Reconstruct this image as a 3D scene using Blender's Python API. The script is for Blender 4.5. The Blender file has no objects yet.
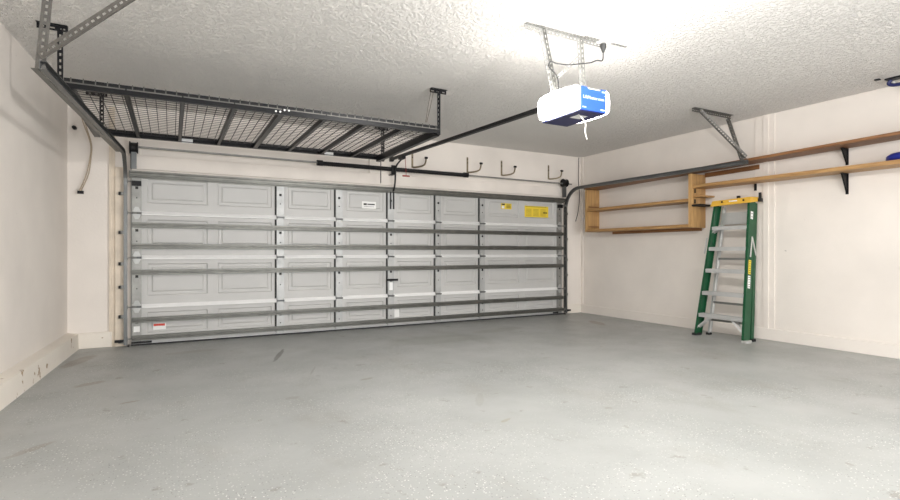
import bpy, bmesh, math, random
from mathutils import Vector as V, Matrix
random.seed(7)
S = bpy.context.scene
C = S.collection

# ------------------------------------------------------------------ materials
def new_mat(name):
    m = bpy.data.materials.new(name); m.use_nodes = True
    return m, m.node_tree, m.node_tree.nodes['Principled BSDF']

def mat(name, col, rough=0.5, metal=0.0, var=0.0, vscale=3.0, bump=0.0, bscale=60.0, stretch=None, spec=None, col2=None):
    m, nt, b = new_mat(name)
    N, L = nt.nodes, nt.links
    b.inputs['Base Color'].default_value = (*col, 1)
    b.inputs['Roughness'].default_value = rough
    b.inputs['Metallic'].default_value = metal
    if spec is not None: b.inputs['Specular IOR Level'].default_value = spec
    tc = N.new('ShaderNodeTexCoord'); mp = N.new('ShaderNodeMapping')
    L.new(tc.outputs['Object'], mp.inputs['Vector'])
    if stretch: mp.inputs['Scale'].default_value = stretch
    if var or col2:
        n = N.new('ShaderNodeTexNoise'); n.inputs['Scale'].default_value = vscale; n.inputs['Detail'].default_value = 5
        L.new(mp.outputs[0], n.inputs['Vector'])
        r = N.new('ShaderNodeValToRGB')
        a = col2 if col2 else tuple(c*(1-var) for c in col)
        z = col if col2 else tuple(min(1, c*(1+var)) for c in col)
        r.color_ramp.elements[0].position = .3; r.color_ramp.elements[1].position = .7
        r.color_ramp.elements[0].color = (*a, 1); r.color_ramp.elements[1].color = (*z, 1)
        L.new(n.outputs['Fac'], r.inputs[0]); L.new(r.outputs[0], b.inputs['Base Color'])
    if bump:
        n = N.new('ShaderNodeTexNoise'); n.inputs['Scale'].default_value = bscale; n.inputs['Detail'].default_value = 3
        L.new(mp.outputs[0], n.inputs['Vector'])
        bp = N.new('ShaderNodeBump'); bp.inputs['Strength'].default_value = bump; bp.inputs['Distance'].default_value = .01
        L.new(n.outputs['Fac'], bp.inputs['Height']); L.new(bp.outputs[0], b.inputs['Normal'])
    return m

def wall_mat(name, col, thr=.745, dirt=None, sc=9):
    m, nt, b = new_mat(name); N, L = nt.nodes, nt.links
    b.inputs['Roughness'].default_value = .85; b.inputs['Specular IOR Level'].default_value = .2
    tc = N.new('ShaderNodeTexCoord')
    n = N.new('ShaderNodeTexNoise'); n.inputs['Scale'].default_value = 1.3; n.inputs['Detail'].default_value = 4
    L.new(tc.outputs['Object'], n.inputs['Vector'])
    r = N.new('ShaderNodeValToRGB')
    r.color_ramp.elements[0].color = (*[c*.95 for c in col], 1); r.color_ramp.elements[1].color = (*[c*1.03 for c in col], 1)
    r.color_ramp.elements[0].position = .35; r.color_ramp.elements[1].position = .65
    L.new(n.outputs['Fac'], r.inputs[0])
    # scattered scuffs and flakes, densest in the low metre of the wall
    n2 = N.new('ShaderNodeTexNoise'); n2.inputs['Scale'].default_value = sc; n2.inputs['Detail'].default_value = 6
    L.new(tc.outputs['Object'], n2.inputs['Vector'])
    r2 = N.new('ShaderNodeValToRGB'); r2.color_ramp.elements[0].position = thr; r2.color_ramp.elements[1].position = thr+.02
    L.new(n2.outputs['Fac'], r2.inputs[0])
    mx = N.new('ShaderNodeMix'); mx.data_type = 'RGBA'
    mx.inputs['B'].default_value = (*(dirt or [c*.6 for c in col]), 1)
    L.new(r2.outputs[0], mx.inputs['Factor']); L.new(r.outputs[0], mx.inputs['A'])
    L.new(mx.outputs['Result'], b.inputs['Base Color'])
    n3 = N.new('ShaderNodeTexNoise'); n3.inputs['Scale'].default_value = 45
    L.new(tc.outputs['Object'], n3.inputs['Vector'])
    bp = N.new('ShaderNodeBump'); bp.inputs['Strength'].default_value = .12; bp.inputs['Distance'].default_value = .01
    L.new(n3.outputs['Fac'], bp.inputs['Height']); L.new(bp.outputs[0], b.inputs['Normal'])
    return m

def ceiling_mat():
    m, nt, b = new_mat('textured_ceiling'); N, L = nt.nodes, nt.links
    b.inputs['Base Color'].default_value = (.86, .835, .80, 1); b.inputs['Roughness'].default_value = .75
    b.inputs['Specular IOR Level'].default_value = .3
    tc = N.new('ShaderNodeTexCoord')
    n = N.new('ShaderNodeTexNoise'); n.inputs['Scale'].default_value = 40; n.inputs['Detail'].default_value = 4; n.inputs['Roughness'].default_value = .55
    L.new(tc.outputs['Object'], n.inputs['Vector'])
    r = N.new('ShaderNodeValToRGB'); r.color_ramp.elements[0].position = .45; r.color_ramp.elements[1].position = .60
    L.new(n.outputs['Fac'], r.inputs[0])
    bp = N.new('ShaderNodeBump'); bp.inputs['Strength'].default_value = .8; bp.inputs['Distance'].default_value = .017
    L.new(r.outputs[0], bp.inputs['Height']); L.new(bp.outputs[0], b.inputs['Normal'])
    return m

def floor_mat():
    m, nt, b = new_mat('painted_concrete'); N, L = nt.nodes, nt.links
    b.inputs['Roughness'].default_value = .42; b.inputs['Specular IOR Level'].default_value = .35
    tc = N.new('ShaderNodeTexCoord')
    def noise(sc, det=4, rough=.5, stretch=None):
        n = N.new('ShaderNodeTexNoise'); n.inputs['Scale'].default_value = sc; n.inputs['Detail'].default_value = det
        n.inputs['Roughness'].default_value = rough
        if stretch:
            mp = N.new('ShaderNodeMapping'); mp.inputs['Scale'].default_value = stretch
            L.new(tc.outputs['Object'], mp.inputs['Vector']); L.new(mp.outputs[0], n.inputs['Vector'])
        else: L.new(tc.outputs['Object'], n.inputs['Vector'])
        return n.outputs['Fac']
    def ramp(src, p0, p1, c0=(0,0,0), c1=(1,1,1)):
        r = N.new('ShaderNodeValToRGB')
        r.color_ramp.elements[0].position = p0; r.color_ramp.elements[1].position = p1
        r.color_ramp.elements[0].color = (*c0, 1); r.color_ramp.elements[1].color = (*c1, 1)
        L.new(src, r.inputs[0]); return r.outputs[0]
    def mix(f, a, bcol):
        mx = N.new('ShaderNodeMix'); mx.data_type = 'RGBA'
        L.new(f, mx.inputs['Factor']); L.new(a, mx.inputs['A'])
        mx.inputs['B'].default_value = (*bcol, 1); return mx.outputs['Result']
    def math_(op, a, bb):
        k = N.new('ShaderNodeMath'); k.operation = op; k.use_clamp = op != 'SUBTRACT'
        for i, q in enumerate((a, bb)):
            if hasattr(q, 'links'): L.new(q, k.inputs[i])
            else: k.inputs[i].default_value = q
        return k.outputs[0]
    base = ramp(noise(.9, 6, .6), .3, .7, (.315, .325, .315), (.41, .42, .41))
    # brown traffic stains, long streaks
    st = ramp(noise(1.6, 7, .65, (1, .55, 1)), .54, .74)
    base = mix(math_('MULTIPLY', st, .45), base, (.25, .235, .20))
    sp = ramp(noise(5.5, 4, .6), .645, .70)
    base = mix(math_('MULTIPLY', sp, .5), base, (.20, .185, .15))
    # paint flakes, pale and dark, in drifts
    drift = ramp(noise(1.1, 4, .7), .38, .62)
    def flakes(scale, thr, seedoff):
        mp = N.new('ShaderNodeMapping'); mp.inputs['Location'].default_value = (seedoff, seedoff*.7, 0)
        L.new(tc.outputs['Object'], mp.inputs['Vector'])
        v = N.new('ShaderNodeTexVoronoi'); v.inputs['Scale'].default_value = scale
        L.new(mp.outputs[0], v.inputs['Vector'])
        near = math_('LESS_THAN', v.outputs['Distance'], .23)
        sep = N.new('ShaderNodeSeparateColor'); L.new(v.outputs['Color'], sep.inputs[0])
        return math_('MULTIPLY', near, math_('GREATER_THAN', sep.outputs[0], thr))
    pale = math_('MULTIPLY', flakes(60, .52, 3.1), drift)
    base = mix(math_('MULTIPLY', pale, .9), base, (.78, .77, .73))
    dark = math_('MULTIPLY', flakes(64, .62, 9.4), drift)
    base = mix(math_('MULTIPLY', dark, .8), base, (.13, .125, .11))
    # one dark tyre scuff in front of the door and two smears
    def ellipse(cx, cy, ang, a, bb_, soft=.5):
        mp = N.new('ShaderNodeMapping'); mp.vector_type = 'TEXTURE'
        mp.inputs['Location'].default_value = (cx, cy, 0); mp.inputs['Rotation'].default_value = (0, 0, ang)
        mp.inputs['Scale'].default_value = (a, bb_, 1)
        L.new(tc.outputs['Object'], mp.inputs['Vector'])
        ln = N.new('ShaderNodeVectorMath'); ln.operation = 'LENGTH'; L.new(mp.outputs[0], ln.inputs[0])
        wob = math_('ADD', ln.outputs['Value'], math_('MULTIPLY', noise(17, 6, .7), .75))
        return ramp(wob, .85, 1.4, (1, 1, 1), (0, 0, 0))
    for (cx, cy, an, a, bb_, k, cc) in STAINS:
        base = mix(math_('MULTIPLY', ellipse(cx, cy, an, a, bb_), k), base, cc)
    L.new(base, b.inputs['Base Color'])
    rr = ramp(noise(2.2, 5), .3, .75, (.34,)*3, (.55,)*3); L.new(rr, b.inputs['Roughness'])
    bp = N.new('ShaderNodeBump'); bp.inputs['Strength'].default_value = .25; bp.inputs['Distance'].default_value = .004
    hh = math_('ADD', noise(28, 5), math_('MULTIPLY', math_('ADD', pale, dark), .5))
    L.new(hh, bp.inputs['Height']); L.new(bp.outputs[0], b.inputs['Normal'])
    return m

def wood_mat(name, c0, c1, axis):
    m, nt, b = new_mat(name); N, L = nt.nodes, nt.links
    b.inputs['Roughness'].default_value = .5
    tc = N.new('ShaderNodeTexCoord'); mp = N.new('ShaderNodeMapping')
    sc = [16, 16, 16]; sc['xyz'.index(axis)] = .9
    mp.inputs['Scale'].default_value = sc
    L.new(tc.outputs['Object'], mp.inputs['Vector'])
    n = N.new('ShaderNodeTexNoise'); n.inputs['Scale'].default_value = 2.2; n.inputs['Detail'].default_value = 6; n.inputs['Distortion'].default_value = 1.2
    L.new(mp.outputs[0], n.inputs['Vector'])
    r = N.new('ShaderNodeValToRGB'); r.color_ramp.elements[0].position = .32; r.color_ramp.elements[1].position = .66
    r.color_ramp.elements[0].color = (*c0, 1); r.color_ramp.elements[1].color = (*c1, 1)
    L.new(n.outputs['Fac'], r.inputs[0]); L.new(r.outputs[0], b.inputs['Base Color'])
    return m

def emit(name, col, s):
    m, nt, b = new_mat(name)
    b.inputs['Base Color'].default_value = (.9, .9, .9, 1); b.inputs['Roughness'].default_value = .3
    b.inputs['Emission Color'].default_value = (*col, 1); b.inputs['Emission Strength'].default_value = s
    return m

# floor marks: x, y, angle, half length, half width, strength, colour
STAINS = [(1.05, 5.93, 1.25, .62, .05, .85, (.13, .125, .11)), (1.55, 4.44, .3, .13, .05, .55, (.22, .20, .15)), (.83, 4.14, .2, .10, .07, .35, (.22, .20, .17)),
          (-.62, 5.41, .6, .22, .10, .5, (.24, .19, .14)), (-.28, 4.61, .3, .12, .03, .6, (.22, .18, .13)), (1.68, 5.02, .1, .09, .05, .5, (.22, .21, .19)),
          (1.2, 5.0, 1.2, .3, .02, .4, (.2, .19, .17)), (6.05, 6.2, 1.2, .45, .16, .6, (.22, .16, .11)), (3.0, 6.0, .0, 1.2, .5, .35, (.23, .23, .20)),
          (2.0, 2.9, .4, .10, .03, .5, (.27, .24, .15)), (-.85, 6.6, 1.3, .6, .14, .5, (.20, .15, .11)), (-.72, 3.77, .8, .25, .06, .4, (.24, .20, .15)),
          (2.1, 3.4, 1.0, .3, .06, .3, (.26, .25, .22)), (4.2, 6.3, .1, .8, .25, .35, (.23, .22, .19)), (.2, 6.6, .1, .5, .15, .35, (.24, .21, .17))]

M = dict(
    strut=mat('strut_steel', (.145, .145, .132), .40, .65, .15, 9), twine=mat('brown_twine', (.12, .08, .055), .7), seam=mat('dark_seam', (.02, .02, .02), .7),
    wall=wall_mat('painted_wall', (.80, .745, .69)), ceil=ceiling_mat(), floor=floor_mat(),
    curb=wall_mat('painted_curb', (.80, .745, .67), .66, (.42, .32, .22), 7),
    trim=mat('painted_trim', (.80, .74, .68), .7, 0, .05, 3),
    jamb=mat('dirty_jamb', (.72, .63, .52), .75, 0, .12, 5, .1, 40),
    door=mat('door_grey', (.53, .525, .512), .5, 0, .03, 2, .05, 90),
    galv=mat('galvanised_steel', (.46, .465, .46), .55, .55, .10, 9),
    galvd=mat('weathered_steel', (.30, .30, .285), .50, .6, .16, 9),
    lip=mat('bright_lip', (.86, .86, .85), .35, 0, .03, 6),
    track=mat('track_steel', (.15, .155, .155), .40, .7, .12, 6),
    black=mat('black_metal', (.008, .008, .009), .45, 0, spec=.25),
    rack=mat('hammered_grey_metal', (.010, .0105, .012), .30, 0, .2, 40, spec=.25),
    hang=mat('hanger_steel', (.15, .145, .135), .48, .6, .15, 14),
    wire=mat('dark_wire', (.05, .045, .045), .45, .5),
    rubber=mat('black_rubber', (.015, .015, .016), .8),
    white=mat('white_plastic', (.82, .82, .80), .4),
    blue=mat('blue_plastic', (.018, .075, .40), .4),
    pale=mat('pale_blue_plastic', (.50, .62, .74), .4),
    navy=mat('navy_plastic', (.012, .016, .09), .45),
    lens=emit('lamp_lens', (1, .965, .92), 19),
    paper=mat('white_paper', (.85, .85, .83), .6), yellow=mat('yellow_paper', (.80, .60, .05), .55),
    ink=mat('black_ink', (.02, .02, .02), .6), red=mat('red_ink', (.55, .04, .02), .55), brown=mat('brown_ink', (.42, .30, .03), .6),
    wood_x=wood_mat('pine_board_across', (.36, .20, .075), (.56, .34, .14), 'x'),
    wood_y=wood_mat('pine_board_along', (.28, .145, .05), (.49, .285, .11), 'y'),
    wood_z=wood_mat('pine_board_upright', (.36, .20, .075), (.56, .34, .14), 'z'),
    dwood=wood_mat('stained_board', (.16, .065, .022), (.30, .14, .05), 'y'),
    green=mat('green_fibreglass', (.003, .070, .025), .40, 0, .1, 12),
    ycap=mat('yellow_plastic', (.72, .42, .05), .45, 0, .06, 8),
    alu=mat('aluminium', (.62, .62, .61), .38, .55, .06, 10),
    cable=mat('beige_cable', (.42, .34, .25), .6), redc=mat('red_cord', (.30, .03, .02), .6),
    cordg=mat('grey_cord', (.03, .03, .03), .6), cordw=mat('white_cord', (.75, .73, .68), .6),
    brass=mat('brass_steel', (.30, .25, .17), .4, .7, .15, 30),
)

# ------------------------------------------------------------------ mesh builder
class MB:
    def __init__(s): s.v = []; s.f = []; s.dark = set()
    def add(s, vs, fs):
        o = len(s.v); s.v += [tuple(x) for x in vs]; s.f += [tuple(i+o for i in f) for f in fs]; return s
    def box(s, a, b):
        x0, y0, z0 = a; x1, y1, z1 = b
        return s.add([(x0,y0,z0),(x1,y0,z0),(x1,y1,z0),(x0,y1,z0),(x0,y0,z1),(x1,y0,z1),(x1,y1,z1),(x0,y1,z1)],
                     [(3,2,1,0),(4,5,6,7),(0,1,5,4),(1,2,6,5),(2,3,7,6),(3,0,4,7)])
    def bar(s, p0, p1, w, t, wd=(0,0,1)):
        """box from p0 to p1, width w along wd, thickness t across"""
        p0, p1 = V(p0), V(p1); d = (p1-p0).normalized(); wd = V(wd); wd = (wd-d*wd.dot(d)).normalized(); n = d.cross(wd)
        vs = []
        for p in (p0, p1):
            for i, j in ((-1,-1),(1,-1),(1,1),(-1,1)): vs.append(p+wd*(w/2*i)+n*(t/2*j))
        return s.add(vs, [(3,2,1,0),(4,5,6,7),(0,1,5,4),(1,2,6,5),(2,3,7,6),(3,0,4,7)])
    def sweep(s, prof, path, up=(0,0,1), closed=True):
        """profile (a,b): a along side, b along up'; swept along path with a fixed reference"""
        path = [V(p) for p in path]; n = len(prof); vs = []
        for i, p in enumerate(path):
            d = (path[min(i+1, len(path)-1)]-path[max(i-1, 0)]).normalized()
            side = V(up) if callable(up) is False else V(up(i))
            side = (side-d*side.dot(d)).normalized(); oth = d.cross(side)
            for a, b in prof: vs.append(p+side*b+oth*a)
        fs = []
        for i in range(len(path)-1):
            for k in range(n if closed else n-1):
                a = i*n+k; b = i*n+(k+1) % n
                fs.append((a, b, b+n, a+n))
        if closed:
            fs.append(tuple(range(n))[::-1]); fs.append(tuple(range((len(path)-1)*n, len(path)*n)))
        return s.add(vs, fs)
    def tube(s, path, r, seg=8):
        path = [V(p) for p in path]
        d = (path[1]-path[0]).normalized(); ref = V((0,0,1)) if abs(d.z) < .9 else V((1,0,0))
        u = (ref-d*ref.dot(d)).normalized(); vs = []; n = len(path)
        for i, p in enumerate(path):
            d = (path[min(i+1, n-1)]-path[max(i-1, 0)]).normalized()
            u = (u-d*u.dot(d)).normalized(); w = d.cross(u)
            rr = r[i] if isinstance(r, (list, tuple)) else r
            for k in range(seg):
                a = 2*math.pi*k/seg; vs.append(p+u*(math.cos(a)*rr)+w*(math.sin(a)*rr))
        fs = [(i*seg+k, i*seg+(k+1) % seg, (i+1)*seg+(k+1) % seg, (i+1)*seg+k) for i in range(n-1) for k in range(seg)]
        fs += [tuple(range(seg))[::-1], tuple(range((n-1)*seg, n*seg))]
        return s.add(vs, fs)
    def perf(s, p0, p1, wd, w, pitch=.038, hl=.02, hw=.010):
        """a flat strip with punched slots (single sheet, thickened on build)"""
        p0, p1 = V(p0), V(p1); L = (p1-p0).length; d = (p1-p0)/L; wd = V(wd); wd = (wd-d*wd.dot(d)).normalized()
        n = max(1, round(L/pitch)); st = L/n
        for i in range(n):
            c = p0+d*(st*(i+.5))
            o = [c+d*(st/2*a)+wd*(w/2*b) for a, b in ((-1,-1),(1,-1),(1,1),(-1,1))]
            q = [c+d*(hl/2*a)+wd*(hw/2*b) for a, b in ((-1,-1),(1,-1),(1,1),(-1,1))]
            s.add(o+q, [(k, (k+1) % 4, 4+(k+1) % 4, 4+k) for k in range(4)])
        return s
    def angle(s, p0, p1, w1, w2, w=.035, **k):
        """punched angle iron: two flanges meeting along p0-p1"""
        p0, p1 = V(p0), V(p1); d = (p1-p0).normalized()
        for x in (w1, w2):
            x = V(x); x = (x-d*x.dot(d)).normalized()
            s.perf(p0+x*(w/2), p1+x*(w/2), x, w, **k)
        return s
    def build(s, name, m, parent=None, loc=None, solid=0, bevel=0, smooth=False, sub=0):
        loc = V(loc) if loc is not None else (V(parent.location) if parent and parent.type == 'EMPTY' else
              (V(parent['_o']) if parent else V((0,0,0))))
        me = bpy.data.meshes.new(name)
        me.from_pydata([tuple(V(v)-loc) for v in s.v], [], s.f)
        for i in s.dark: me.polygons[i].material_index = 1
        bm = bmesh.new(); bm.from_mesh(me)
        bmesh.ops.remove_doubles(bm, verts=bm.verts, dist=1e-5)
        bmesh.ops.recalc_face_normals(bm, faces=bm.faces); bm.to_mesh(me); bm.free()
        if smooth:
            for p in me.polygons: p.use_smooth = True
        me.materials.append(m)
        if s.dark: me.materials.append(M['seam'])
        o = bpy.data.objects.new(name, me); C.objects.link(o)
        if parent: o.parent = parent
        else: o.location = loc
        o['_o'] = tuple(loc)
        if solid:
            k = o.modifiers.new('thickness', 'SOLIDIFY'); k.thickness = solid; k.offset = 0
        if bevel:
            k = o.modifiers.new('bevel', 'BEVEL'); k.width = bevel; k.segments = 2; k.limit_method = 'ANGLE'
        if sub:
            k = o.modifiers.new('sub', 'SUBSURF'); k.levels = sub; k.render_levels = sub
        return o

def tag(o, label, cat, group=None):
    o['label'] = label; o['category'] = cat
    if group: o['group'] = group
    return o
def thing(name, label, cat, loc, group=None):
    o = bpy.data.objects.new(name, None); C.objects.link(o); o.location = loc; o['_o'] = tuple(loc)
    o.empty_display_size = .1
    return tag(o, label, cat, group)
def struct(name, mb, m, **k):
    o = mb.build(name, m, **k); o['kind'] = 'structure'; return o
def lerp(a, b, t): return V(a)*(1-t)+V(b)*t
def smooth_path(pts, n=8):
    """Catmull-Rom through points"""
    pts = [V(p) for p in pts]; P = [pts[0]*2-pts[1]]+pts+[pts[-1]*2-pts[-2]]; out = []
    for i in range(1, len(P)-2):
        for k in range(n):
            t = k/n; a, b, c, d = P[i-1], P[i], P[i+1], P[i+2]
            out.append(.5*((2*b)+(c-a)*t+(2*a-5*b+4*c-d)*t*t+(3*b-a-3*c+d)*t**3))
    return out+[pts[-1]]
def text_mesh(name, txt, size, m, origin, right, up, parent, align='CENTER', thick=.0015):
    cu = bpy.data.curves.new('t', 'FONT'); cu.body = txt; cu.size = size; cu.align_x = align; cu.align_y = 'CENTER'; cu.extrude = thick
    tmp = bpy.data.objects.new('t', cu); C.objects.link(tmp)
    bpy.context.view_layer.update()
    me = bpy.data.meshes.new_from_object(tmp.evaluated_get(bpy.context.evaluated_depsgraph_get()))
    bpy.data.objects.remove(tmp)
    r, u = V(right).normalized(), V(up).normalized(); n = r.cross(u)
    off = V(origin)-V(parent['_o'])
    for v in me.vertices: v.co = off+r*v.co.x+u*v.co.y+n*v.co.z
    me.name = name; me.materials.clear(); me.materials.append(m)
    o = bpy.data.objects.new(name, me); C.objects.link(o); o.parent = parent; o['_o'] = parent['_o']
    return o

# ------------------------------------------------------------------ the room
D, XR, HC, YB = 7.43, 6.857, 2.938, -2.4
XL = lambda y: -1.07-.0455*(7.40-y)
T = .15
struct('floor', MB().box((-1.9, YB-T, -.1), (XR+T, D+T, 0)), M['floor'])
struct('ceiling', MB().box((-1.9, YB-T, HC), (XR+T, D+T, HC+.1)), M['ceil'])
OX0, OX1, OZ = -.36, 6.28, 2.08
w = MB().box((XL(D)-.3, D, 0), (OX0, D+T, HC)).box((OX1, D, 0), (XR+T, D+T, HC)).box((OX0, D, OZ), (OX1, D+T, HC))
struct('wall_front', w, M['wall'])
w = MB(); a, b = XL(D), XL(YB)
w.add([(a,D,0),(b,YB,0),(b-T,YB,0),(a-T,D,0),(a,D,HC),(b,YB,HC),(b-T,YB,HC),(a-T,D,HC)],
      [(3,2,1,0),(4,5,6,7),(0,1,5,4),(1,2,6,5),(2,3,7,6),(3,0,4,7)])
struct('wall_left', w, M['wall'])
struct('wall_right', MB().box((XR, YB, 0), (XR+T, D, HC)), M['wall'])
struct('wall_back', MB().box((-1.7, YB-T, 0), (XR+T, YB, HC)), M['wall'])
# concrete footings along the walls
w = MB(); c0, c1 = XL(D)+.115, XL(YB)+.09
w.add([(XL(D),D,0),(c0,D,0),(c1,YB,0),(XL(YB),YB,0),(XL(D),D,.195),(c0-.008,D,.18),(c1-.008,YB,.18),(XL(YB),YB,.195)],
      [(0,1,2,3),(7,6,5,4),(0,4,5,1),(1,5,6,2),(2,6,7,3),(3,7,4,0)])
struct('baseboard_left', w, M['curb'])
struct('baseboard_front', MB().box((c0-.01, D-.035, 0), (-.63, D, .185)), M['curb'], bevel=.008)
struct('trim_8', MB().box((6.50, D-.02, 0), (XR, D, .16)), M['curb'], bevel=.004)
struct('baseboard_right', MB().box((XR-.03, YB, 0), (XR, D-.02, .15)), M['wall'], bevel=.004)
# boards round the door opening and over it
struct('trim_1', MB().box((-.66, D-.03, 0), (-.635, D, 2.9)).box((-.635, D-.018, 0), (-.60, D, 2.9)), M['jamb'])
struct('trim_2', MB().box((-.60, D-.045, 0), (-.475, D, 2.17)), M['jamb'], bevel=.006)
struct('trim_3', MB().box((-.42, D-.028, 2.165), (6.36, D, 2.335)), M['trim'], bevel=.004)
struct('trim_4', MB().box((2.62, D-.034, 2.335), (3.10, D, 2.62)), M['trim'], bevel=.004)
struct('trim_5', MB().box((-.475, D-.035, 2.335), (-.33, D, 2.62)), M['trim'], bevel=.003)
struct('trim_6', MB().box((6.36, D-.03, 0), (6.44, D, 2.25)), M['trim'], bevel=.004)
struct('trim_7', MB().box((XR-.014, 3.86, .15), (XR, 4.11, HC)).box((XR-.026, 3.93, .15), (XR-.014, 4.00, HC)), M['trim'], bevel=.003)
struct('trim_9', MB().box((XR-.02, D-.06, .16), (XR, D, HC)), M['trim'], bevel=.004)

# ------------------------------------------------------------------ sectional garage door
DX0, DX1, DY = -.43, 6.335, 7.385
door = thing('garage_door', 'wide light grey sectional garage door ribbed with steel struts, closed', 'garage door', (2.96, DY, 0))
JO = [.02, .475, 1.075, 1.62, 2.125]
ST = [-.372, 1.322, 2.147, 2.952, 3.765, 4.597, 6.262]
def section(z0, z1):
    m = MB(); y = DY
    xs = []
    for i in range(6):
        a, b = ST[i]+.05, ST[i+1]-.05
        k = 2 if i in (0, 5) else 1; wd = (b-a)/k
        for j in range(k): xs.append((a+wd*j+.06, a+wd*(j+1)-.06))
    pz0, pz1 = z0+.125, z1-.075
    def q(x0, x1, za, zb, yy=y): m.add([(x0,yy,za),(x1,yy,za),(x1,yy,zb),(x0,yy,zb)], [(0,1,2,3)])
    cur = DX0
    for (x0, x1) in xs+[(DX1, None)]:
        q(cur, x0, z0, z1)
        if x1 is None: break
        q(x0, x1, z0, pz0); q(x0, x1, pz1, z1)
        rings = [(0, 0), (.012, .014), (.045, .014), (.062, .002)]
        vs = []
        for ins, dy in rings:
            vs += [(x0+ins,y+dy,pz0+ins),(x1-ins,y+dy,pz0+ins),(x1-ins,y+dy,pz1-ins),(x0+ins,y+dy,pz1-ins)]
        fs = [(r*4+k, r*4+(k+1) % 4, r*4+4+(k+1) % 4, r*4+4+k) for r in range(3) for k in range(4)]+[(12,13,14,15)]
        m.add(vs, fs); cur = x1
    # edges and outer skin
    yb = y+.035
    m.add([(DX0,y,z0),(DX1,y,z0),(DX1,yb,z0),(DX0,yb,z0),(DX0,y,z1),(DX1,y,z1),(DX1,yb,z1),(DX0,yb,z1)],
          [(0,1,2,3),(4,5,6,7),(0,3,7,4),(1,2,6,5),(3,2,6,7)])
    return m
secs = []
for k in range(4):
    s_ = section(JO[k]+(.002 if k else 0), JO[k+1]); secs.append(s_.build('door_section', M['door'], door))
# bright folded lips at the joints
for k in (1, 2, 3):
    for i in range(6):
        x0, x1, z = ST[i]+.052, ST[i+1]-.052, JO[k]
        MB().add([(x0, DY, z-.024), (x1, DY, z-.024), (x1, DY-.034, z-.020), (x0, DY-.034, z-.020),
                  (x0, DY-.034, z-.012), (x1, DY-.034, z-.012), (x1, DY, z+.026), (x0, DY, z+.026)],
                 [(0,1,2,3),(3,2,5,4),(4,5,6,7),(7,6,1,0),(0,3,4,7),(1,6,5,2)]).build('joint_lip', M['lip'], door)
# stiles, hinges
def stile(x, z0, z1, w=.098):
    m = MB(); d = .026; n = 3 if z1-z0 > .3 else 2
    yF = DY-d
    zs = [z0+(z1-z0)*t for t in (0, .25, .45, .8, 1)]
    holes = {2: (.016, .016), 1: (.007, .007)}
    for i in range(4):
        za, zb = zs[i], zs[i+1]
        o = [(x-w/2,yF,za),(x+w/2,yF,za),(x+w/2,yF,zb),(x-w/2,yF,zb)]
        if i in holes and z1-z0 > .3:
            hx, hz = holes[i]; zc = (za+zb)/2
            h = [(x-hx,yF,zc-hz),(x+hx,yF,zc-hz),(x+hx,yF,zc+hz),(x-hx,yF,zc+hz)]
            hb = [(p[0], yF+.025, p[2]) for p in h]
            n0 = len(m.f); m.add(o+h+hb, [(k, (k+1) % 4, 4+(k+1) % 4, 4+k) for k in range(4)]+[(4+k, 4+(k+1) % 4, 8+(k+1) % 4, 8+k) for k in range(4)]+[(8, 9, 10, 11)]); m.dark |= set(range(n0+4, n0+9))  # hole walls and back coloured dark, standing in for the shade inside
        else: m.add(o, [(0,1,2,3)])
        for sx in (-1, 1):
            m.add([(x+sx*w/2,yF,za),(x+sx*w/2,DY,za),(x+sx*w/2,DY,zb),(x+sx*w/2,yF,zb)], [(0,1,2,3)])
    return m
for i, x in enumerate(ST):
    for k in range(4):
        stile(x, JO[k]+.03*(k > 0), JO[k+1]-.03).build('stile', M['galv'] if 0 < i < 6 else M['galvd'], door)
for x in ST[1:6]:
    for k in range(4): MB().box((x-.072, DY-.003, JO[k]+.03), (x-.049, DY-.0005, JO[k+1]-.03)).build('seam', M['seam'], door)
def hinge(x, z):
    m = MB(); y = DY-.028
    for s in (1, -1):
        pts = [(-.038, .004), (.038, .004), (.038, .03), (.018, .075), (-.018, .075), (-.038, .03)]
        n = len(pts); vs = [(x+a, y, z+s*b) for a, b in pts]+[(x+a, y-.006, z+s*b) for a, b in pts]
        m.add(vs, [tuple(range(n)), tuple(range(n, 2*n))]+[(k, (k+1) % n, n+(k+1) % n, n+k) for k in range(n)])
    for s in (1, -1): m.tube([(x, y-.004, z+s*.05), (x, y-.012, z+s*.05)], .008, 8)
    return m
for k in (1, 2, 3):
    for i, x in enumerate(ST):
        hg = hinge(x, JO[k]).build('hinge', M['galv'], door)
        MB().tube([(x-.05, DY-.040, JO[k]), (x+.05, DY-.040, JO[k])], .011, 10).build('hinge_pin', M['track'], hg)
# rollers at both edges
for z in (.09, .475, 1.075, 1.62, 2.0):
    for x, s in ((-.372, -1), (6.262, 1)):
        m = MB().tube([(x, DY-.05, z), (x+s*.10, DY-.05, z)], .007, 8)
        m.tube([(x+s*.092, DY-.05, z), (x+s*.118, DY-.05, z)], .022, 12)
        m.build('roller', M['galvd'], door)
# horizontal struts: hat section steel
def strut(z, h=.050, d=.050, x0=DX0+.01, x1=DX1-.01, yb=DY-.028, flange=.014):
    prof = [(0, -h/2-flange), (-.004, -h/2-flange), (-.004, -h/2), (-d, -h/2), (-d, -h/2+.012), (-d+.01, -h/2+.018), (-d+.01, h/2-.018),
            (-d, h/2-.012), (-d, h/2), (-.004, h/2), (-.004, h/2+flange), (0, h/2+flange)]
    m = MB(); n = len(prof)
    vs = [(x0, yb+a, z+b) for a, b in prof]+[(x1, yb+a, z+b) for a, b in prof]
    m.add(vs, [(k, (k+1) % n, n+(k+1) % n, n+k) for k in range(n)]+[tuple(range(n))[::-1], tuple(range(n, 2*n))])
    return m
for z in (1.473, 1.213, .893, .310, .092):
    strut(z, h=.046, flange=.010).build('strut', M['strut'], door)
strut(2.09, h=.062, d=.06, x0=DX0-.02, x1=DX1+.02).build('strut', M['strut'], door)
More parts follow.
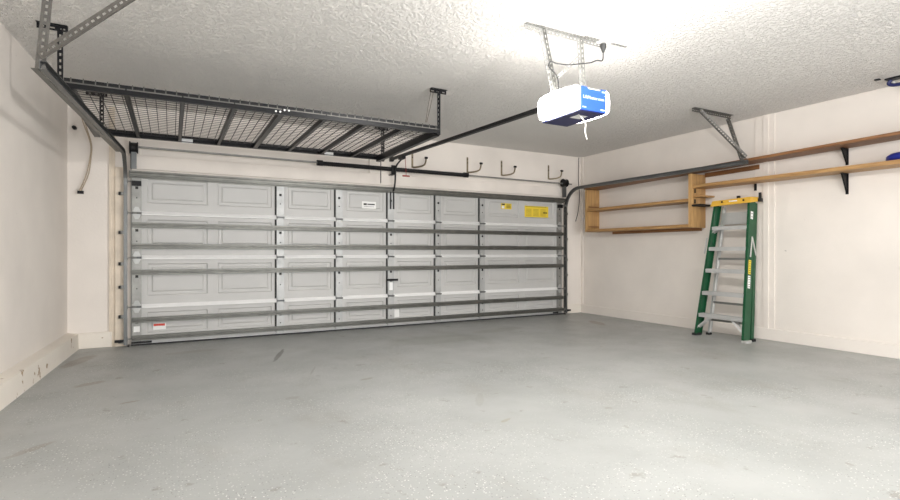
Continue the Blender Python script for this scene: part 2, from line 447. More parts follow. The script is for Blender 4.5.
MB().box((DX0, DY-.02, .018), (DX1, DY+.03, .03)).build('bottom_rail', M['galv'], door)
MB().box((DX0, DY-.034, .0), (DX1, DY+.03, .018)).build('bottom_seal', M['rubber'], door)
# end brackets in the top and bottom corners
for x in (-.372, 6.262):
    MB().box((x-.05, DY-.06, 1.95), (x+.05, DY-.026, 2.01)).build('top_bracket', M['black'], door)
    MB().box((x-.055, DY-.055, .028), (x+.16*(1 if x < 0 else -1), DY-.03, .05)).build('corner_bracket', M['black'], door)
# lock bar on the centre stile
la = MB().box((2.865, DY-.075, .705), (3.05, DY-.055, .735)).tube([(2.95, DY-.03, .72), (2.95, DY-.075, .72)], .016, 10).build('lock_handle', M['black'], door)
la['label'] = 'black lock handle'
MB().box((2.925, DY-.03, .56), (2.98, DY-.027, .68)).build('lock_plate', M['lip'], door)
m = MB().tube([(-.372, DY-.03, .80), (-.372, DY-.045, .80)], .03, 16); m.build('pulley', M['galvd'], door)
# pull arm bracket on the top section
MB().box((2.935, DY-.05, 1.80), (2.949, DY-.026, 2.06)).box((2.985, DY-.05, 1.80), (2.999, DY-.026, 2.06)).build('arm_bracket', M['black'], door)
# stickers
def sticker(x0, x1, z0, z1, mname, lab, y=DY+.0005):
    o = MB().box((x0, y-.0015, z0), (x1, y, z1)).build('sticker', M[mname], door); o['label'] = lab; return o
def marks(par, y, rects, mname, name='printed_mark'):
    for (x0, x1, z0, z1) in rects: MB().box((x0, y-.0022, z0), (x1, y-.0012, z1)).build(name, M[mname], par)
s1 = sticker(2.50, 2.72, 1.795, 1.90, 'paper', 'small white sticker'); marks(s1, DY, [(2.525, 2.575, 1.845, 1.873), (2.585, 2.70, 1.85, 1.868), (2.53, 2.69, 1.822, 1.826)], 'ink')
s2 = sticker(4.99, 5.21, 1.885, 1.985, 'yellow', 'small yellow warning sticker')
marks(s2, DY, [(5.0, 5.07, 1.955, 1.978), (5.10, 5.19, 1.965, 1.97)], 'ink'); marks(s2, DY, [(5.10, 5.19, 1.90, 1.955)], 'brown')
marks(s2, DY, [(5.005, 5.06, 1.895, 1.94)], 'paper')
s3 = sticker(5.49, 6.02, 1.765, 1.965, 'yellow', 'wide yellow warning sticker')
rr = []
for cx in (5.52, 5.68, 5.84):
    for k in range(6): rr.append((cx, cx+.12, 1.79+.022*k, 1.798+.022*k))
marks(s3, DY, rr, 'brown'); marks(s3, DY, [(5.51, 5.98, 1.945, 1.957)], 'brown')
marks(s3, DY, [(5.905, 5.945, 1.835, 1.865), (5.955, 5.99, 1.84, 1.86)], 'ink')
s4 = sticker(-.20, -.06, .175, .255, 'paper', 'red and white sticker'); marks(s4, DY, [(-.195, -.07, .222, .25)], 'red')
s5 = MB().box((-.405, DY-.028, .165), (-.34, DY-.0262, .235)).build('sticker', M['paper'], door)
s6 = MB().box((3.02, DY-.003, .14), (3.10, DY, .26)).build('sticker', M['paper'], door)

# ------------------------------------------------------------------ tracks
def track(name, label, xv, s, hx0, hy_end, hx_end, zt, rack_dir):
    """s: +1 when the wall side is +x.  vertical track, bend and horizontal track hung from punched angle"""
    t = thing(name, label, 'garage door track', (xv, D-.08, 0), 'garage door tracks')
    yv = DY-.05; R = .36
    prof = [(-.026, -.018), (.026, -.018), (.026, .018), (.022, .018), (.022, -.013), (-.022, -.013), (-.022, .018), (-.026, .018)]
    MB().sweep(prof, [(xv, yv, .02), (xv, yv, zt-R)], up=(-s, 0, 0)).build('vertical_rail', M['track'], t)
    arc = [(xv, yv-R+R*math.cos(a), zt-R+R*math.sin(a)) for a in [math.pi/2*k/12 for k in range(13)]]
    MB().sweep(prof, arc, up=(-s, 0, 0)).build('curved_rail', M['track'], t)
    p0, p1 = V((xv, yv-R, zt)), V((hx_end, hy_end, zt))
    MB().sweep(prof, [p0, p1], up=(-s, 0, 0)).build('horizontal_rail', M['track'], t)
    # stiffening angle along the outside of the rail
    m = MB(); q0, q1 = p0+V((s*.022, -.05, 0)), p1+V((s*.022, .03, 0))
    m.bar(q0, q1, .044, .004, (0, 0, 1)); m.bar(q0+V((s*.025, 0, -.020)), q1+V((s*.025, 0, -.020)), .036, .004, (1, 0, 0))
    m.build('stiffener', M['strut'], t)
    # wall brackets
    for z in (.06, .36, .72, 1.0, 1.38, 1.85):
        MB().box((min(xv, xv+s*.075), yv+.02, z-.02), (max(xv, xv+s*.075), yv+.028, z+.02)).box((xv+s*.06-.012, yv+.02, z-.02), (xv+s*.06+.012, D-.043, z+.02)).build('wall_bracket', M['galvd'], t)
    MB().box((xv-s*.03-.01, yv-.03, .0), (xv-s*.03+.01, yv+.03, .02)).box((min(xv, xv+s*.11), yv-.02, .055), (max(xv, xv+s*.11), yv+.02, .085)).build('foot_bracket', M['black'], t)
    return t, p1
tl, pl = track('garage_door_track', 'steel garage door track on the left, its rail beneath the ceiling rack', -.487, -1, -.487, 4.0, -.70, 2.30, 1)
tr, pr = track('garage_door_track', 'steel garage door track on the right, its rail passing above the wooden shelf unit', 6.385, 1, 6.385, 3.96, 6.44, 2.29, -1)
def hanger(t, end, s, top_up, top_far, ca, cb):
    # s: direction from the rail end into the room
    a = V(end)+V((0, .06, 0))
    MB().angle(a+V((-s*.05, 0, -.02)), V(top_up)+V((-s*.05, 0, 0)), (s, 0, 0), (0, 1, 0), .052, pitch=.045, hl=.022, hw=.014).build('hanger_upright', M['hang'], t, solid=.003)
    MB().angle(a+V((-s*.01, -.01, .05)), top_far, (0, -.3, 1), (0, -1, -.6), .05, pitch=.042, hl=.022, hw=.014).build('hanger_brace', M['hang'], t, solid=.003)
    ca, cb = V((*ca, HC-.022)), V((*cb, HC-.022))
    MB().angle(ca+V((0, 0, .02)), cb+V((0, 0, .02)), (0, 0, -1), (0, -1, 0), .042).build('ceiling_angle', M['hang'], t, solid=.003)
    MB().tube([a+V((0, 0, -.005)), a+V((0, -.03, -.005))], .012, 8).build('bolt', M['hang'], t)
hanger(tl, pl, 1, (-.66, 4.12, HC-.03), (.10, 3.54, HC-.03), (-.70, 4.12), (.22, 3.42))
hanger(tr, pr, -1, (6.40, 4.21, HC-.03), (5.82, 4.21, HC-.03), (6.48, 4.21), (5.70, 4.21))

# ------------------------------------------------------------------ torsion shaft
ts = thing('torsion_spring_shaft', 'black torsion spring on its shaft across the wall above the garage door', 'torsion spring', (2.96, 7.30, 2.40))
ZS, YS = 2.405, 7.30
MB().tube([(-.40, YS, ZS+.012), (6.50, YS, ZS-.012)], .0127, 10).build('shaft', M['galvd'], ts)
n = 170; pts = [V((1.85+2.39*i/n, YS, ZS-.004)) for i in range(n+1)]
MB().tube(pts, [.033 if i % 2 else .029 for i in range(n+1)], 14).build('spring', M['black'], ts)
for x in (1.85, 4.24): MB().tube([(x-.04, YS, ZS), (x+.04, YS, ZS)], .040, 14).build('spring_cone', M['black'], ts)
for x in (-.40, 6.33):
    m = MB(); m.tube([(x-.045, YS, ZS), (x-.035, YS, ZS), (x-.03, YS, ZS), (x+.03, YS, ZS), (x+.035, YS, ZS), (x+.045, YS, ZS)], [.075, .075, .055, .055, .07, .07], 18)
    m.build('cable_drum', M['black'], ts)
    sx = -1 if x < 0 else 1
    MB().box((x-.035, YS-.01, 2.15), (x+.03, YS+.0, ZS+.06)).box((x+sx*.03-.004, YS-.01, 2.15), (x+sx*.03+.004, D-.036, ZS+.06)).build('end_bearing_plate', M['track'], ts)
MB().box((2.925, YS-.02, ZS-.09), (2.985, YS-.045, ZS+.05)).box((2.925, YS-.02, ZS-.09), (2.985, D-.035, ZS-.082)).build('centre_bearing_plate', M['black'], ts)
for x in (-.43, 6.35): MB().tube([(x, DY-.03, 2.25), (x, DY-.03, .08)], .0025, 6).build('lift_cable', M['galvd'], door)

# ------------------------------------------------------------------ ceiling storage rack
rk = thing('overhead_storage_rack', 'dark metal wire deck storage rack hanging from the ceiling above the garage door', 'storage rack', (.93, 6.0, 2.46))
RX0, RX1, RY0, RY1 = -.755, 2.615, 5.08, 6.95
bx = [RX0+(RX1-RX0)*k/8 for k in range(9)]
for (xa, xb) in ((bx[0], bx[4]), (bx[4], bx[8])):
    for y, s, mm in ((RY0, 1, 'rack'), (RY1, -1, 'rack')):
        m = MB().box((xa, y-.0025, 2.455), (xb, y+.0025, 2.535)).box((xa, min(y, y+s*.04), 2.455), (xb, max(y, y+s*.04), 2.460)).box((xa, min(y, y+s*.02), 2.50), (xb, max(y, y+s*.02), 2.505))
        m.build('side_rail', M[mm], rk)
for k, x in enumerate(bx):
    wd = .055 if k in (0, 4, 8) else .036
    hz = .07 if k in (0, 8) else .04
    x_ = x+.0275 if k == 0 else x-.0275 if k == 8 else x
    m = MB().box((x_-wd/2, RY0+.003, 2.497-hz), (x_+wd/2, RY1-.003, 2.501-hz)).box((x_-wd/2, RY0+.003, 2.497-hz), (x_-wd/2+.004, RY1-.003, 2.502)).box((x_+wd/2-.004, RY0+.003, 2.497-hz), (x_+wd/2, RY1-.003, 2.502))
    m.build('cross_beam', M['rack'], rk)
for k in range(8):
    m = MB(); a, b = bx[k]+.006, bx[k+1]-.006; n = 5
    for j in range(n):
        x = a+(b-a)*(j+.5)/n
        m.bar((x, RY0-.006, 2.512), (x, RY1-.01, 2.512), .006, .006)
    ny = 23
    for j in range(ny):
        y = RY0+.03+(RY1-RY0-.06)*j/(ny-1)
        m.bar((a, y, 2.507), (b, y, 2.507), .0045, .0045)
    m.build('wire_deck', M['wire'], rk)
    m = MB().bar((a, RY0-.006, 2.500), (b, RY0-.006, 2.500), .009, .007)
    for j in range(n):
        x = a+(b-a)*(j+.5)/n; m.bar((x, RY0-.007, 2.500), (x, RY0-.007, 2.542), .007, .006, (1, 0, 0))
    m.build('front_wire', M['hang'], rk)
def post(x, y, mm, sx, sy):
    MB().angle((x, y, 2.44), (x, y, HC-.006), (sx, 0, 0), (0, sy, 0), .038, pitch=.05, hl=.024, hw=.013).build('hanger_post', M[mm], rk, solid=.003)
    MB().perf((x-.13, y-.004, HC-.025), (x+.07, y-.004, HC-.025), (0, 0, 1), .04, pitch=.06, hl=.03, hw=.012).perf((x-.13, y-.02, HC-.004), (x+.07, y-.02, HC-.004), (0, 1, 0), .04, pitch=.06, hl=.03, hw=.012).build('ceiling_bracket', M['rack'], rk, solid=.003)
post(RX0-.04, RY0-.008, 'rack', 1, 1); post(RX1+.005, RY0-.008, 'rack', -1, 1)
post(RX0+.05, RY1+.006, 'rack', 1, -1); post(RX1+.06, RY1+.006, 'rack', -1, -1)
for x in (bx[2]+.02, bx[6]+.05): MB().box((x, RY1-.012, 2.45), (x+.12, RY1-.004, 2.50)).build('splice_plate', M['lip'], rk)
for dx in (-.06, -.02, .02, .06): MB().tube([(bx[4]+dx, RY0-.003, 2.475+.02*(dx > 0)), (bx[4]+dx, RY0-.014, 2.475+.02*(dx > 0))], .009, 8).build('bolt', M['lip'], rk)
for dx in (.0, .03):
    MB().tube(smooth_path([(2.50+dx, 5.06, HC-.03), (2.47+dx, 5.07, 2.75), (2.44+dx*.4, 5.07, 2.56)]), .0025, 6).build('tie_cord', M['twine'], rk)

# ------------------------------------------------------------------ garage door opener
CX, CYF = 3.01, 3.12
op = thing('garage_door_opener', 'white and blue garage door opener with glowing lamp covers hung under the ceiling', 'garage door opener', (CX, 3.38, 2.28))
bw = .135
MB().box((CX-bw, CYF+.012, 2.285), (CX+bw, 3.62, 2.475)).build('motor_housing', M['white'], op, bevel=.012)
bp_ = MB(); n = 9
prof = [(-bw, 2.283), (bw, 2.283), (bw, 2.472), (.085, 2.472), (.075, 2.458), (-.055, 2.458), (-.07, 2.472), (-bw, 2.472)]
k = len(prof)
bp_.add([(CX+a, CYF, z) for a, z in prof]+[(CX+a, CYF+.014, z) for a, z in prof], [tuple(range(k)), tuple(range(k, 2*k))]+[(i, (i+1) % k, k+(i+1) % k, k+i) for i in range(k)])
bpo = bp_.build('control_panel', M['blue'], op, bevel=.002)
text_mesh('printed_text', 'LiftMaster.com', .038, M['pale'], (CX, CYF-.001, 2.388), (1, 0, 0), (0, 0, 1), bpo)
marks(bpo, CYF+.001, [(CX+.09, CX+.12, 2.445, 2.456), (CX-.12, CX-.08, 2.303, 2.311), (CX+.075, CX+.12, 2.298, 2.308)], 'pale')
MB().box((CX-bw-.004, CYF+.012, 2.276), (CX+bw+.004, 3.60, 2.286)).build('bottom_plate', M['navy'], op)
pt = MB().box((CX-.06, CYF+.12, 2.2745), (CX+.05, CYF+.22, 2.2755)).build('label_plate', M['paper'], op)
for s in (-1, 1):
    m = MB(); ny, nz = 14, 10; ya, yb = CYF+.03, 3.66
    vs = []
    for i in range(ny+1):
        t = i/ny; y = ya+(yb-ya)*t
        bulge = .135*max(0, 1-abs(2*t-.86)**3.2/1.6) * (1 if t < .75 else max(.12, 1-((t-.75)/.25)**2*.75))
        hz = .098*(1-.35*max(0, (t-.6)/.4)**2)
        for j in range(nz+1):
            a = -math.pi/2+math.pi*j/nz
            ca, sa = max(0, math.cos(a)), math.sin(a)
            x = CX+s*(bw-.01+bulge*ca**.55); z = 2.384+hz*math.copysign(abs(sa)**.6, sa)
            vs.append((x, y, z))
    q = nz+1
    fs = [(i*q+j, i*q+j+1, (i+1)*q+j+1, (i+1)*q+j) for i in range(ny) for j in range(nz)]
    fs += [tuple(range(q)), tuple(range(ny*q, (ny+1)*q)), ] + [(i*q, (i+1)*q, (i+1)*q+nz, i*q+nz) for i in range(ny)]
    m.add(vs, fs)
    o = m.build('lamp_lens', M['lens'], op)
    for p in o.data.polygons: p.use_smooth = len(p.vertices) == 4
ra, rb = V((2.975, 3.58, 2.445)), V((2.965, D-.09, 2.565))
MB().bar(ra, rb, .035, .045).build('rail', M['black'], op)
tp = lerp(ra, rb, .90)
MB().bar(tp+V((0, -.07, -.03)), tp+V((0, .07, -.03)), .045, .06).build('trolley', M['black'], op)
MB().box((2.94, D-.11, 2.53), (2.99, D-.034, 2.60)).build('header_bracket', M['black'], op)
MB().sweep([(-.012, -.004), (.012, -.004), (.012, .004), (-.012, .004)], smooth_path([tp+V((0, .02, -.05)), (2.967, 7.19, 2.42), (2.967, 7.23, 2.20), (2.967, 7.27, 2.10), (2.967, 7.318, 2.055)], 6), up=(0, 1, .3)).build('door_arm', M['black'], op)
rc = tp+V((.035, -.04, -.05))
cd = MB().tube([rc, rc+V((.01, 0, -.14)), rc+V((.014, 0, -.245))], .004, 6).build('release_cord', M['redc'], op)
MB().tube([rc+V((-.04, 0, -.25)), rc+V((.068, 0, -.25))], .011, 8).build('release_handle', M['redc'], op)
# punched steel hanger
MB().perf((2.44, 3.28, HC-.022), (3.24, 3.28, HC-.022), (0, 0, 1), .036).perf((2.44, 3.262, HC-.003), (3.24, 3.262, HC-.003), (0, 1, 0), .036).build('ceiling_angle', M['galvd'], op, solid=.003)
MB().perf((3.02, 3.232, HC-.005), (3.50, 3.232, HC-.005), (0, 1, 0), .022).build('ceiling_strap', M['galvd'], op, solid=.003)
MB().angle((2.61, 3.275, HC-.01), (2.80, 3.34, 2.43), (-1, 0, 0), (0, -1, 0), .040, pitch=.04, hl=.02, hw=.012).build('hanger_strap', M['galvd'], op, solid=.003)
MB().angle((3.005, 3.275, HC-.01), (3.13, 3.36, 2.43), (-1, 0, 0), (0, -1, 0), .036, pitch=.04, hl=.02, hw=.012).build('hanger_strap', M['galvd'], op, solid=.003)
MB().perf((2.79, 3.31, 2.575), (3.03, 3.288, 2.80), (0, .3, 1), .03).build('hanger_brace', M['galvd'], op, solid=.003)
MB().tube(smooth_path([(3.245, 3.25, HC-.09), (3.235, 3.25, HC-.16), (3.16, 3.24, 2.76), (3.08, 3.235, 2.725), (2.98, 3.235, 2.70), (2.84, 3.23, 2.665), (2.72, 3.23, 2.655), (2.66, 3.23, 2.66), (2.65, 3.24, 2.62), (2.74, 3.25, 2.56), (2.79, 3.28, 2.46)]), .0055, 8).build('power_cord', M['cordg'], op)
MB().tube([(3.245, 3.25, HC-.02), (3.245, 3.25, HC-.05), (3.245, 3.25, HC-.095)], [.026, .026, .008], 10).build('plug', M['cordg'], op)
MB().tube(smooth_path([(CX-.07, CYF+.10, 2.272), (CX-.066, CYF+.06, 2.23), (CX-.05, CYF+.04, 2.18), (CX-.055, CYF+.04, 2.12), (CX-.035, CYF+.04, 2.06)]), .005, 8).build('antenna_wire', M['cordw'], op)
tag(MB().box((3.19, 3.205, HC-.012), (3.31, 3.30, HC)).build('ceiling_outlet', M['white'], loc=(3.245, 3.25, HC), bevel=.004),
    'white ceiling power outlet holding the plug of the garage door opener', 'power outlet')

# ------------------------------------------------------------------ four wall hooks
def hook():
    h = thing('utility_hook', '', 'hook', (0, 0, 0), 'steel hooks above the garage door')
    MB().box((-.016, -.006, -.135), (.016, 0, .125)).build('back_plate', M['brass'], h, bevel=.002)
    MB().sweep([(-.012, -.004), (.012, -.004), (.012, .004), (-.012, .004)],
               smooth_path([(0, -.004, -.12), (.02, -.03, -.13), (.085, -.12, -.125), (.13, -.175, -.10), (.145, -.19, -.05), (.147, -.195, .005)], 6), up=(.8, .55, .1)).build('arm', M['brass'], h)
    MB().tube([(.128, -.195, .005), (.172, -.195, .005)], .017, 10).build('tip', M['black'], h)
    for z in (.09, .03): MB().tube([(0, -.005, z), (0, -.012, z)], .009, 8).build('screw', M['black'], h)
    return h
def copy_thing(o):
    c = o.copy(); C.objects.link(c)
    for ch in o.children:
        d = ch.copy(); C.objects.link(d); d.parent = c
        for g in ch.children:
            e = g.copy(); C.objects.link(e); e.parent = d
    return c
h0 = hook()
HK = [(3.34, 2.605, 'metal wall hook nearest the corner of the ceiling rack, behind the opener rail'),
      (4.345, 2.60, 'metal wall hook above the right end of the black torsion spring'),
      (5.03, 2.60, 'metal wall hook above the thin shaft, third along from the ceiling rack'),
      (6.06, 2.605, 'metal wall hook nearest the right corner of the room, beside the cable drum')]
for i, (x, z, lab) in enumerate(HK):
    h = h0 if i == 0 else copy_thing(h0)
    h.location = (x, D, z); h['label'] = lab

# ------------------------------------------------------------------ wooden shelving on the right wall
XF = 6.55
su = thing('wall_shelf_unit', 'open pine shelf box on the right wall with one middle shelf', 'shelf unit', (6.70, 5.95, 1.50))
MB().box((XF, 6.96, 1.505), (XR-.002, 7.005, 2.262)).build('side_panel', M['wood_z'], su, bevel=.003)
MB().box((XF, 4.84, 1.495), (XR-.002, 4.90, 2.266)).build('side_panel', M['wood_z'], su, bevel=.003)
MB().box((XF, 4.90, 1.500), (XR-.002, 6.96, 1.545)).build('bottom_shelf', M['wood_y'], su, bevel=.003)
MB().box((XF+.005, 4.90, 1.872), (XR-.002, 6.96, 1.915)).build('middle_shelf', M['wood_y'], su, bevel=.003)
MB().box((XR-.05, 4.9, 1.455), (XR-.002, 6.6, 1.50)).build('cleat', M['dwood'], su)
MB().box((XF+.03, 4.70, 1.925), (XR-.002, 4.84, 1.948)).build('stub_shelf', M['wood_y'], su)
for z in (2.02, 1.87): MB().box((XF+.05, 4.832, z-.03), (XF+.075, 4.841, z+.03)).build('shelf_pin', M['black'], su)
for y in (6.95,):
    for z in (1.955, 1.60): MB().box((XF+.04, y-.004, z-.014), (XR-.03, y+.01, z+.006)).build('shelf_pin', M['dwood'], su)
tag(MB().box((XF-.01, 4.70, 1.795), (XR-.06, 4.84, 1.822)).build('tool_holder', M['black'], loc=(6.6, 4.8, 1.8), bevel=.004),
    'black bar mounted on the shelf box beside the ladder top', 'tool holder')
def bracket(par, y, zt, h, wid=.055):
    m = MB()
    m.bar((XR-.004, y, zt), (XR-.004, y, zt-h), .03, .006, (0, 1, 0)); m.bar((XR-.004, y, zt-.004), (XF+.17, y, zt-.004), .03, .006, (0, 1, 0))
    m.bar((XR-.01, y, zt-h+.01), (XF+.18, y, zt-.008), .016, .006, (0, 1, 0))
    m.add([(XR-.008, y-.003, zt-.006), (XR-.008, y-.003, zt-h*.9), (XF+.19, y-.003, zt-.006), (XR-.008, y+.003, zt-.006), (XR-.008, y+.003, zt-h*.9), (XF+.19, y+.003, zt-.006)],
          [(0,1,2),(5,4,3),(0,3,4,1),(1,4,5,2),(2,5,3,0)])
    m.build('bracket', M['black'], par)
lu = thing('long_shelf', 'upper long wooden shelf running along the right wall over the shelf box', 'shelf', (6.7, 3.6, 2.27))
def board(y0, y1, z0, z1, t, mm, par, x0=XF):
    m = MB(); m.add([(x0,y0,z0),(XR-.002,y0,z0),(XR-.002,y1,z1),(x0,y1,z1),(x0,y0,z0+t),(XR-.002,y0,z0+t),(XR-.002,y1,z1+t),(x0,y1,z1+t)],
          [(3,2,1,0),(4,5,6,7),(0,1,5,4),(1,2,6,5),(2,3,7,6),(3,0,4,7)])
    return m.build('board', M[mm], par, bevel=.003)
board(.8, 7.03, 2.375, 2.266, .035, 'dwood', lu)
MB().bar((XR-.012, 4.05, 2.27), (XR-.012, 4.84, 2.26), .06, .02).build('cleat', M['dwood'], lu)
bracket(lu, 3.05, 2.335, .19); bracket(lu, 1.4, 2.36, .19)
ll = thing('long_shelf', 'lower long wooden shelf running from the shelf box over the ladder', 'shelf', (6.7, 3.6, 2.06))
board(.8, 4.84, 2.040, 2.057, .045, 'wood_y', ll)
bracket(ll, 3.05, 2.048, .24); bracket(ll, 1.4, 2.040, .24)
MB().box((XR-.03, 4.085, 1.96), (XR-.014, 4.115, 2.05)).build('bracket', M['black'], ll)
# blue dish and ceiling bundle at the picture edge
bl = MB(); n = 20; ringp = [(.0, .0), (.16, .0), (.19, .02), (.185, .055), (.15, .08), (0, .085)]
for a, (r, z) in enumerate(ringp):
    for k in range(n): bl.v.append((6.70+r*.75*math.cos(2*math.pi*k/n), 2.43+r*math.sin(2*math.pi*k/n), 2.0935+z))
bl.f = [(a*n+k, a*n+(k+1) % n, (a+1)*n+(k+1) % n, (a+1)*n+k) for a in range(len(ringp)-1) for k in range(n)]
tag(bl.build('blue_lid', mat('dark_blue_plastic', (.01, .02, .22), .3), loc=(6.70, 2.43, 2.0935), smooth=True), 'dark blue rounded plastic lid lying on the lower long shelf', 'lid')
ch = thing('ceiling_hook', 'dark ceiling hook holding a blue and white striped strap near the right wall', 'hook', (6.55, 2.45, HC))
MB().box((6.50, 2.30, HC-.016), (6.60, 2.56, HC)).build('base_plate', M['black'], ch, bevel=.003)
MB().tube(smooth_path([(6.55, 2.52, HC-.015), (6.55, 2.54, HC-.05), (6.56, 2.48, HC-.075), (6.58, 2.32, HC-.07)]), .018, 8).build('arm', M['navy'], ch)
MB().tube(smooth_path([(6.60, 2.52, HC-.03), (6.60, 2.50, HC-.06), (6.62, 2.40, HC-.06), (6.63, 2.30, HC-.05)]), .016, 8).build('strap', M['white'], ch)
tag(MB().box((6.43, 2.575, HC-.014), (6.47, 2.62, HC)).build('ceiling_clip', M['black'], loc=(6.45, 2.6, HC), bevel=.003), 'tiny dark clip screwed to the ceiling beside the striped strap', 'clip')

# ------------------------------------------------------------------ stepladder
ld = thing('stepladder', 'folded green stepladder with yellow top and grey steps leaning on the right wall', 'ladder', (6.42, 4.28, 0))
LA, LA1 = V((6.325, 4.640, 0.03)), V((6.60, 4.535, 1.80))
LB, LB1 = V((6.300, 3.925, 0.03)), V((6.60, 4.030, 1.815))
def channel(p0, p1, s, w=.125, t=.032):
    m = MB(); xx = V((1, 0, 0)); d = (p1-p0).normalized(); up = (xx-d*xx.dot(d)).normalized()
    prof = [(0, 0), (0, w), (t, w), (t, w-.006), (.006, w-.006), (.006, .006), (t, .006), (t, 0)]
    side = d.cross(up)
    if side.y*s > 0: prof = [(-a, b) for a, b in prof][::-1]
    return m.sweep(prof, [p0, p1], up=(1, 0, 0))
channel(LA, LA1, 1).build('front_rail', M['green'], ld); channel(LB, LB1, -1).build('front_rail', M['green'], ld)
RA, RA1 = V((6.52, 4.575, .03)), V((6.735, 4.50, 1.77)); RB, RB1 = V((6.505, 3.955, .03)), V((6.735, 4.045, 1.79))
o = channel(RA, RA1, 1, .055, .025).build('rear_rail', M['alu'], ld); o['label'] = 'grey rear rail'
channel(RB, RB1, -1, .055, .025).build('rear_rail', M['green'], ld)
for p in (LA, LB): MB().box((p.x-.006, p.y-.034, 0), (p.x+.115, p.y+.034, .032)).build('foot', M['rubber'] if p is LA else M['alu'], ld, bevel=.004)
for p in (RA, RB): MB().box((p.x-.005, p.y-.025, 0), (p.x+.062, p.y+.025, .032)).build('foot', M['rubber'], ld, bevel=.004)
def at(p0, p1, z): return lerp(p0, p1, (z-p0.z)/(p1.z-p0.z))
for i, z in enumerate((1.485, 1.205, .908, .603, .303)):
    a, b = at(LA, LA1, z), at(LB, LB1, z)
    a, b = a+V((0, -.008, 0)), b+V((0, .008, 0))
    a, b = a+V((-.008, -.02, 0)), b+V((-.008, .02, 0)); x0 = (a.x+b.x)/2; X1 = V((1, 0, 0))
    m = MB().bar(a+X1*.0525, b+X1*.0525, .105, .008, X1).bar(a+V((.003, 0, -.0205)), b+V((.003, 0, -.0205)), .049, .006).bar(a+V((.102, 0, -.013)), b+V((.102, 0, -.013)), .03, .006)
    for k in range(5): m.bar(a+V((.015+.02*k, 0, .005)), b+V((.015+.02*k, 0, .005)), .004, .006)
    m.build('step', M['alu'], ld)
    if i in (0, 4):
        dz, dy = (.20, .17) if i == 4 else (.075, .085)
        for (p, s) in ((a, -1), (b, 1)):
            q = at(LA, LA1, z-dz) if s < 0 else at(LB, LB1, z-dz)
            MB().bar(q+V((.012, s*.012, 0)), V((x0+.02, p.y+s*dy, z-.03)), .024, .005, (0, 1, .5)).build('brace', M['alu'], ld)
            MB().bar(q+V((.08, s*.012, 0)), V((x0+.09, p.y+s*dy, z-.03)), .024, .005, (0, 1, .5)).build('brace', M['alu'], ld)
for z in (1.05, .45, .21):
    a, b = at(RA, RA1, z)+V((.03, -.01, 0)), at(RB, RB1, z)+V((.03, .01, 0))
    MB().bar(a, b, .028, .02).build('rear_bar', M['galvd'], ld)
a, b = at(RA, RA1, 1.60)+V((.0, -.03, 0)), at(RB, RB1, 1.60)+V((.0, .03, 0))
MB().bar(a, b, .16, .006).build('rear_plate', M['alu'], ld)
cap = MB(); e = .035
cap.add([(6.570, 4.575, 1.768), (6.570, 3.995, 1.783), (6.80, 4.015, 1.81), (6.80, 4.535, 1.795), (6.590, 4.555, 1.845), (6.590, 4.010, 1.86), (6.80, 4.02, 1.865), (6.80, 4.525, 1.85)],
        [(0,1,2,3),(7,6,5,4),(0,4,5,1),(1,5,6,2),(2,6,7,3),(3,7,4,0)])
co = cap.build('top_cap', M['ycap'], ld, bevel=.006); co['label'] = 'yellow top cap'
for y in (4.40, 4.10): MB().tube([(6.577, y, 1.822), (6.570, y, 1.822)], .012, 10).build('rivet', M['black'], co)
MB().box((6.573, 4.19, 1.815), (6.584, 4.30, 1.83)).build('sticker', M['paper'], co)
MB().box((6.74, 3.975, 1.80), (6.79, 4.012, 1.845)).box((6.745, 3.98, 1.845), (6.77, 4.005, 1.92)).build('tool_hook', M['rubber'], ld)
MB().box((6.71, 4.25, 1.86), (6.75, 4.28, 1.90)).build('tool_hook', M['rubber'], ld)
p = [at(LB, LB1, 1.34)+V((.07, -.008, 0)), at(LB, LB1, 1.08)+V((.05, -.008, 0))]
MB().bar(p[0], p[1], .022, .006, (1, 0, 0)).bar(p[0]+V((.0, 0, 0)), at(RB, RB1, 1.10)+V((.02, -.02, 0)), .022, .006, (1, 0, 0)).build('spreader', M['alu'], ld)
p = [at(LA, LA1, 1.34)+V((-.01, .02, 0)), at(LA, LA1, 1.12)+V((-.01, .02, 0))]
MB().bar(p[0], p[1], .022, .006, (1, 0, 0)).build('spreader', M['alu'], ld)
def rail_label(z0, z1, mm, lab, lines):
    a, b = at(LB, LB1, z0), at(LB, LB1, z1)
    off = V((.052, -.0025, 0))
    o = MB().bar(a+off, b+off, .05, .002, (1, 0, 0)).build('sticker', M[mm], ld); o['label'] = lab
    for k in range(lines):
        m = MB(); c = lerp(a, b, (k+.7)/(lines+.4))+off+V((0, -.0015, 0))
        m.bar(c+V((-.018, 0, 0)), c+V((.018, 0, 0)), .006, .0015).build('printed_mark', M['ink'], o)
rail_label(1.57, 1.67, 'paper', 'small white sticker near the top', 2)
rail_label(.86, 1.04, 'yellow', 'yellow warning sticker', 6)
rail_label(.68, .84, 'paper', 'white instruction sticker', 5)

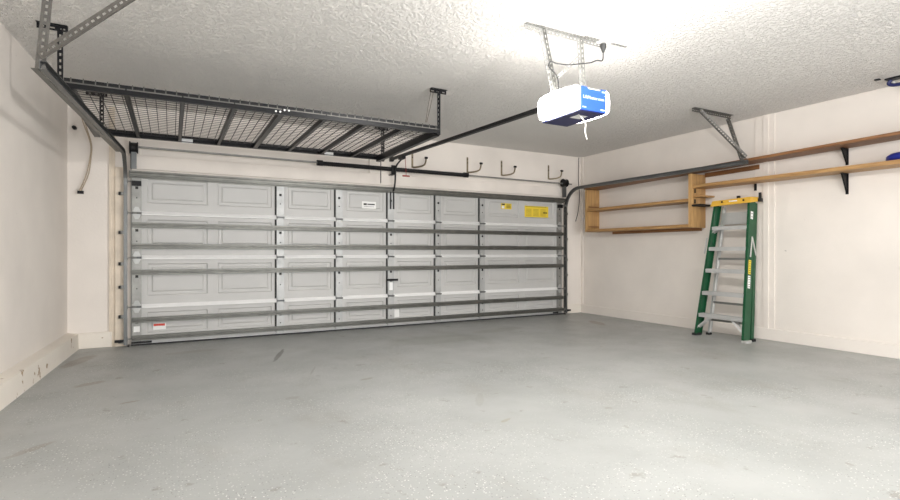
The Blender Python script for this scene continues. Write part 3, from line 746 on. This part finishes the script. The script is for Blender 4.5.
# ------------------------------------------------------------------ odds and ends on the walls
cb = thing('hanging_wire_loop', 'thin beige wire loop dangling down the front wall at the left corner', 'wire', (-.9, 7.36, 2.3))
MB().tube(smooth_path([(-.95, 7.37, HC-.01), (-.92, 7.36, 2.70), (-.845, 7.36, 2.45), (-.838, 7.36, 2.30), (-.88, 7.36, 2.05), (-.945, 7.36, 1.86)]), .006, 6).build('wire', M['cable'], cb)
MB().tube(smooth_path([(-.93, 7.37, HC-.01), (-.89, 7.36, 2.66), (-.83, 7.36, 2.42), (-.835, 7.36, 2.25), (-.86, 7.36, 2.05), (-.93, 7.36, 1.86)]), .006, 6).build('wire', M['cable'], cb)
MB().box((-.965, 7.35, 1.825), (-.905, 7.38, 1.86)).build('connector', M['black'], cb)
tag(MB().tube([(-1.0, D, 2.60), (-1.0, D-.05, 2.60)], .022, 10).build('wall_peg', M['black'], loc=(-1.0, D, 2.60)), 'small black knob on the front wall above the hanging wire loop', 'knob')
tag(MB().tube(smooth_path([(6.78, D-.012, HC-.01), (6.77, D-.012, 2.5), (6.80, D-.012, 2.2), (6.76, D-.012, 1.9), (6.70, D-.012, 1.72)]), .006, 6).build('sensor_wire', M['cordg'], loc=(6.77, D, 2.3)),
    'thin grey wire trailing down the front wall by the pine shelf box', 'wire')
tag(MB().tube([(2.80, D-.04, 2.62), (2.80, D-.04, 2.19)], .006, 6).build('pull_string', M['cordg'], loc=(2.80, D-.04, 2.4)),
    'thin dark cord hanging straight down above the middle of the garage door', 'cord')

for o in bpy.data.objects:
    if '_o' in o: del o['_o']

# ------------------------------------------------------------------ light
def area(name, loc, rot, sx, sy, e, col=(1, 1, 1)):
    l = bpy.data.lights.new(name, 'AREA'); l.shape = 'RECTANGLE'; l.size = sx; l.size_y = sy; l.energy = e; l.color = col
    o = bpy.data.objects.new(name, l); C.objects.link(o); o.location = loc; o.rotation_euler = rot; return o
# bare bulb on the ceiling behind the opener, and an added fill light across the back wall behind the camera
pl_ = bpy.data.lights.new('ceiling_bulb', 'POINT'); pl_.energy = 170; pl_.shadow_soft_size = .09; pl_.color = (1, .98, .96)
po_ = bpy.data.objects.new('ceiling_bulb', pl_); C.objects.link(po_); po_.location = (2.45, 2.0, HC-.24)
area('back_wall_fill', (2.2, YB+.05, 1.3), (math.radians(90), 0, 0), 6.5, 2.4, 300, (.96, .98, 1))
W = bpy.data.worlds.new('World'); S.world = W; W.use_nodes = True
W.node_tree.nodes['Background'].inputs[0].default_value = (.8, .85, .9, 1); W.node_tree.nodes['Background'].inputs[1].default_value = .3

# ------------------------------------------------------------------ camera
cam = bpy.data.cameras.new('camera'); co_ = bpy.data.objects.new('camera', cam); C.objects.link(co_)
cam.sensor_width = 36; cam.lens = 515.43*36/900; cam.shift_y = 2.1/900; cam.clip_start = .05
co_.location = (0, 0, 1.142); co_.rotation_euler = (math.radians(90), 0, -.4956)
S.camera = co_
S.view_settings.view_transform = 'Standard'; S.view_settings.look = 'None'; S.view_settings.gamma = 1; S.view_settings.use_curve_mapping = False
S.view_settings.exposure = 0.12
